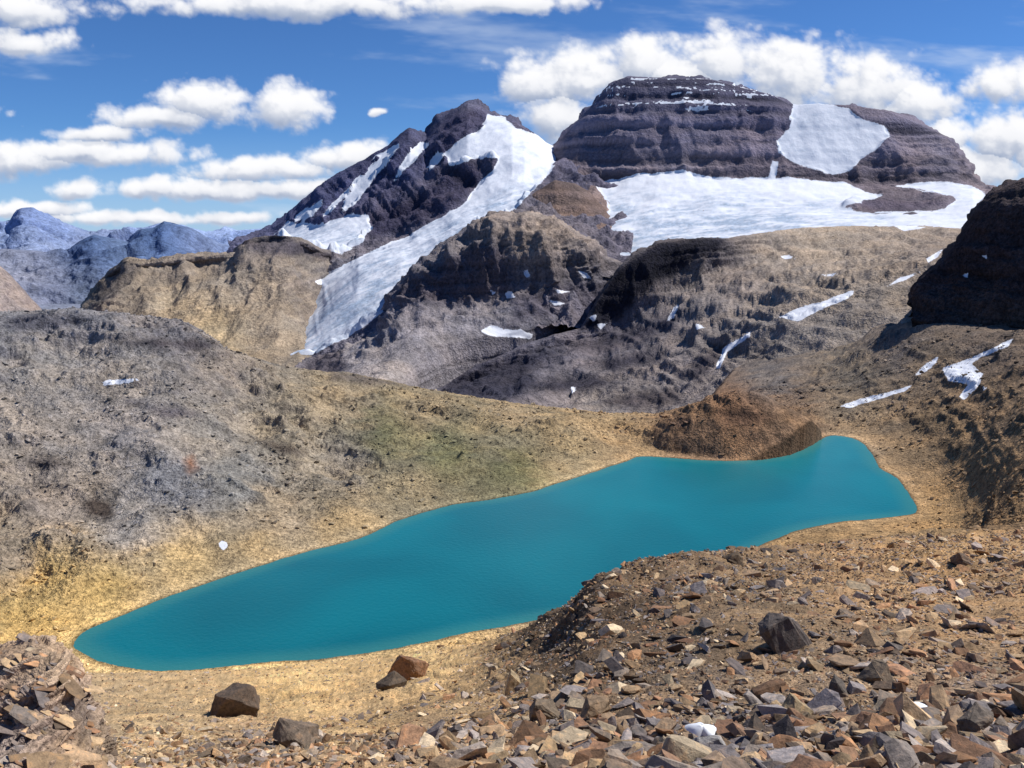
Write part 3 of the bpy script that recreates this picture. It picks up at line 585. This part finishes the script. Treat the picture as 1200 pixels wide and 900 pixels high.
# small foreground snow remnants
msn=bpy.data.materials.new('snow'); msn.use_nodes=True; t=NT(msn.node_tree); b=msn.node_tree.nodes['Principled BSDF']; b.inputs['Base Color'].default_value=(.8,.82,.86,1); b.inputs['Roughness'].default_value=.6
for (x,y,w,h,sd_) in [(1064,838,36,9,1),(822,862,30,8,2),(818,880,14,10,3)]:
    b0=fgat(x,y); D=b0[1]; bm=bmesh.new(); r=np.random.default_rng(sd_); NR=28; vs=[]
    for k in range(5):
        rr=1-k/5
        for i in range(NR):
            a=i/NR*6.283; rad=(1+.25*math.sin(2*a+sd_)+.15*math.sin(5*a))*rr*w/2000*D
            vs.append(bm.verts.new((math.cos(a)*rad,math.sin(a)*rad*.9,.05*(1-rr**2)+.01*r.random())))
    for k in range(4):
        for i in range(NR):
            bm.faces.new([vs[k*NR+i],vs[k*NR+(i+1)%NR],vs[(k+1)*NR+(i+1)%NR],vs[(k+1)*NR+i]])
    bm.faces.new(vs[4*NR:]); me=bpy.data.meshes.new('snow_patch'); bm.to_mesh(me); bm.free(); me.materials.append(msn)
    for p in me.polygons: p.use_smooth=True
    o=bpy.data.objects.new('snow_patch',me); o.location=(b0[0],b0[1],b0[2]+.045); o.rotation_euler=(.3,0,0); bpy.context.collection.objects.link(o)
# ============ lake water : a grid clipped just outside the shoreline
gx=np.arange(LKs[:,0].min()-8,LKs[:,0].max()+8,2.5); gy=np.arange(LKs[:,1].min()-8,LKs[:,1].max()+8,2.5); GX,GY=np.meshgrid(gx,gy)
wd=_sdf(GX,GY,LKs); keep_=wd>-7
idx=-np.ones(GX.shape,int); cell=keep_[:-1,:-1]&keep_[1:,:-1]&keep_[:-1,1:]&keep_[1:,1:]
use=np.zeros(GX.shape,bool); use[:-1,:-1]|=cell; use[1:,:-1]|=cell; use[:-1,1:]|=cell; use[1:,1:]|=cell
idx[use]=np.arange(use.sum())
qf=np.stack([idx[:-1,:-1][cell],idx[:-1,1:][cell],idx[1:,1:][cell],idx[1:,:-1][cell]],-1)
me=bpy.data.meshes.new('lake_water'); me.from_pydata(np.stack([GX[use],GY[use],0*GX[use]],-1).tolist(),[],qf.tolist())
at=me.attributes.new('depth','FLOAT','POINT'); at.data.foreach_set('value',wd[use].astype(np.float32))
mw=bpy.data.materials.new('glacial_water'); mw.use_nodes=True; t=NT(mw.node_tree); b=mw.node_tree.nodes['Principled BSDF']
geo=t.new('ShaderNodeNewGeometry').outputs['Position']
big=t.noise(geo,.012,3,.5,.5); rip=t.noise(geo,.5,3,.6)
sy=t.new('ShaderNodeSeparateXYZ'); t.l.new(geo,sy.inputs[0])
sheen_mottle=t.math('ADD',t.mapr(sy.outputs[1],280,600,0,.75),t.mapr(big,.35,.65,-.15,.35))  # sky reflection towards the far end painted into water colour, plus random mottling
wc=t.mix(sheen_mottle,(0.001,.118,.152,1),(0.003,.200,.240,1))
dp=t.new('ShaderNodeAttribute',attribute_name='depth').outputs['Fac']
wc=t.mix(t.mapr(dp,0,12,.55,0,True),wc,(.05,.22,.20,1))
t.l.new(wc,b.inputs['Base Color'])
b.inputs['Roughness'].default_value=.28; b.inputs['Specular IOR Level'].default_value=.22
bp=t.new('ShaderNodeBump'); bp.inputs['Distance'].default_value=.3; bp.inputs['Strength'].default_value=.5; t.l.new(rip,bp.inputs['Height']); t.l.new(bp.outputs[0],b.inputs['Normal'])
me.materials.append(mw); o=bpy.data.objects.new('lake_water',me); bpy.context.collection.objects.link(o)
# ============ base ground to the horizon
gx=np.linspace(-30000,30000,100); gy=np.linspace(-3000,44000,100); GX,GY=np.meshgrid(gx,gy)
pos=np.stack([GX,GY,-330+40*fbm(np.stack([GX,GY,GX*0],-1),3000,4)],-1)
colg=np.broadcast_to(lin((110,112,125)),pos.shape).copy()
grid_mesh('ground',pos,mfar,{'col':colg,'snow':colg[...,0]*0,'ice':colg[...,0]*0})
# ============ cloud deck on the sky backdrop
U,V=np.meshgrid(np.arange(-420,1620,1.7),np.arange(-260,330,1.7))
Pk=P(U,V,1.0)-np.array([0,0,CAMZ]); Pk=Pk/np.linalg.norm(Pk,axis=-1,keepdims=True)*48000; Pk[...,2]+=CAMZ
EL=[(240,122,90,32),(335,130,68,36),(185,138,80,26),(120,158,70,16),(110,182,170,22),(20,190,90,30),(300,200,100,22),(405,185,60,24),(250,222,100,18),(350,222,90,16),
 (90,224,50,16),(180,220,42,18),(30,248,100,14),(150,258,160,12),(270,256,70,12),
 (630,100,60,44),(690,95,80,52),(755,78,60,42),(850,75,75,50),(920,90,100,56),(1010,105,90,56),(1075,125,55,40),(650,140,70,40),(560,150,24,10),(800,90,60,40),
 (1110,162,60,34),(1180,105,60,40),(1180,165,75,58),(1140,200,80,40),(330,6,240,26),(580,4,130,20),(20,14,100,28),(30,52,82,22),(443,132,12,8),(-150,150,150,50),(1350,120,120,80),(1500,200,200,60),(-300,50,120,40),(1400,-60,160,60),(700,-150,200,40),(200,-140,160,40)]
def warp(U,V):
    p=np.stack([U,V*1.25,U*0],-1); return fbm(p,70,4,.6),fbm(p,70,4,.6,off=31.0)
def dens_(U,V):
    w1,w2=warp(U,V); Uw=U+22*w1; Vw=V+12*w2
    E=np.full(U.shape,-3.0); Gh=np.zeros(U.shape)
    for x,y,rx,ry in EL:
        dy=(Vw-y)/ry; dy=np.where(dy>0,dy*1.3,dy); L=1-np.sqrt(((Uw-x)/rx)**2+dy**2)
        m=L>E; E=np.where(m,L,E); Gh=np.where(m,-dy,Gh)
    p=np.stack([U,V*1.2,U*0],-1)
    q_=p/46.0+3.3; s=0;a=1;t_=0
    for k in range(5):
        s=s+a*(np.abs(perlin(q_))*2.6-.55); t_+=a; a*=.58; q_=q_*2.05+7.7
    f=fbm(p,60,5,.62,off=11)
    return E+.42*s/t_*1.5+.5*f,Gh
d0,Gh=dens_(U,V); d1,_=dens_(U+9,V-9); d2,_=dens_(U+22,V-24)
alpha=sst(-.12,.46,d0)**.95
Lt=sst(-.30,.26,(d0-d1)*1.1); Lt2=sst(-.5,.45,(d0-d2)*.8); gh=sst(-.75,.35,Gh)
lt=np.clip(.30*Lt+.25*Lt2+.45*gh,0,1)
thin=1-sst(.0,.5,d0)
lt=np.clip(lt+.2*thin,0,1)[...,None]
ccol=(1-lt)*np.array([.29,.37,.54])+lt*np.array([1.0,1.0,1.02])  # sunlit tops and shaded bases mixed into the glowing cloud colour
pc=np.stack([U*.35+V*.05,V*1.9-U*.12,U*0],-1)
cir=fbm(pc,120,6,.6,off=5); ca_=np.clip(sst(.02,.55,cir)*.7,0,1)
ca_=ca_*(.45+.55*sst(640,300,U)+.35*sst(640,900,U))
hz=.5*sst(140,285,V)
a1=1-(1-ca_)*(1-hz); c1=(np.array([.74,.83,.95])*ca_[...,None]+np.array([.48,.65,.94])*(hz*(1-ca_))[...,None])/np.maximum(a1,1e-4)[...,None]
aa=1-(1-alpha)*(1-a1); cc=(ccol*alpha[...,None]+c1*(a1*(1-alpha))[...,None])/np.maximum(aa,1e-4)[...,None]
ms=bpy.data.materials.new('clouds'); ms.use_nodes=True; t=NT(ms.node_tree); t.n.clear()
out=t.new('ShaderNodeOutputMaterial'); mx=t.new('ShaderNodeMixShader'); tr=t.new('ShaderNodeBsdfTransparent'); em=t.new('ShaderNodeEmission')
t.l.new(t.new('ShaderNodeAttribute',attribute_name='cloud').outputs['Color'],em.inputs[0])
t.l.new(t.new('ShaderNodeAttribute',attribute_name='cover').outputs['Fac'],mx.inputs[0]); t.l.new(tr.outputs[0],mx.inputs[1]); t.l.new(em.outputs[0],mx.inputs[2]); t.l.new(mx.outputs[0],out.inputs[0])
try: ms.cycles.emission_sampling='NONE'
except Exception as e: print(e)
grid_mesh('sky',Pk,ms,{'cloud':cc,'cover':np.clip(aa,0,1)})
# ============ world
sun_dir=Vector((0.60,0.18,0.76)).normalized(); el=math.asin(sun_dir.z); rot=math.atan2(sun_dir.x,sun_dir.y)
w=bpy.data.worlds.new('World'); bpy.context.scene.world=w; w.use_nodes=True; t=NT(w.node_tree)
bg=w.node_tree.nodes['Background']
sky=t.new('ShaderNodeTexSky',sky_type='NISHITA'); sky.sun_disc=False; sky.sun_elevation=el; sky.sun_rotation=rot; sky.altitude=2600; sky.air_density=1.0; sky.dust_density=.2; sky.ozone_density=3
t.l.new(t.mix(1.0,sky.outputs[0],(.50,.82,1.22,1),'MULTIPLY'),bg.inputs[0]); bg.inputs[1].default_value=.088
# ============ sun & camera
L=bpy.data.lights.new('sun','SUN'); L.energy=5.0; L.angle=math.radians(.5); L.color=(1,.965,.91)
o=bpy.data.objects.new('sun',L); o.rotation_euler=sun_dir.to_track_quat('Z','Y').to_euler(); bpy.context.collection.objects.link(o)
cam=bpy.data.cameras.new('camera'); cam.sensor_width=36; cam.lens=36*F/1200; cam.clip_start=.1; cam.clip_end=90000
o=bpy.data.objects.new('camera',cam); o.location=(0,0,CAMZ); o.rotation_euler=(math.pi/2-PITCH,0,0); bpy.context.collection.objects.link(o)
sc=bpy.context.scene; sc.camera=o
sc.view_settings.view_transform='Standard'; sc.view_settings.look='None'; sc.view_settings.exposure=0
print('total',time.time()-T0)
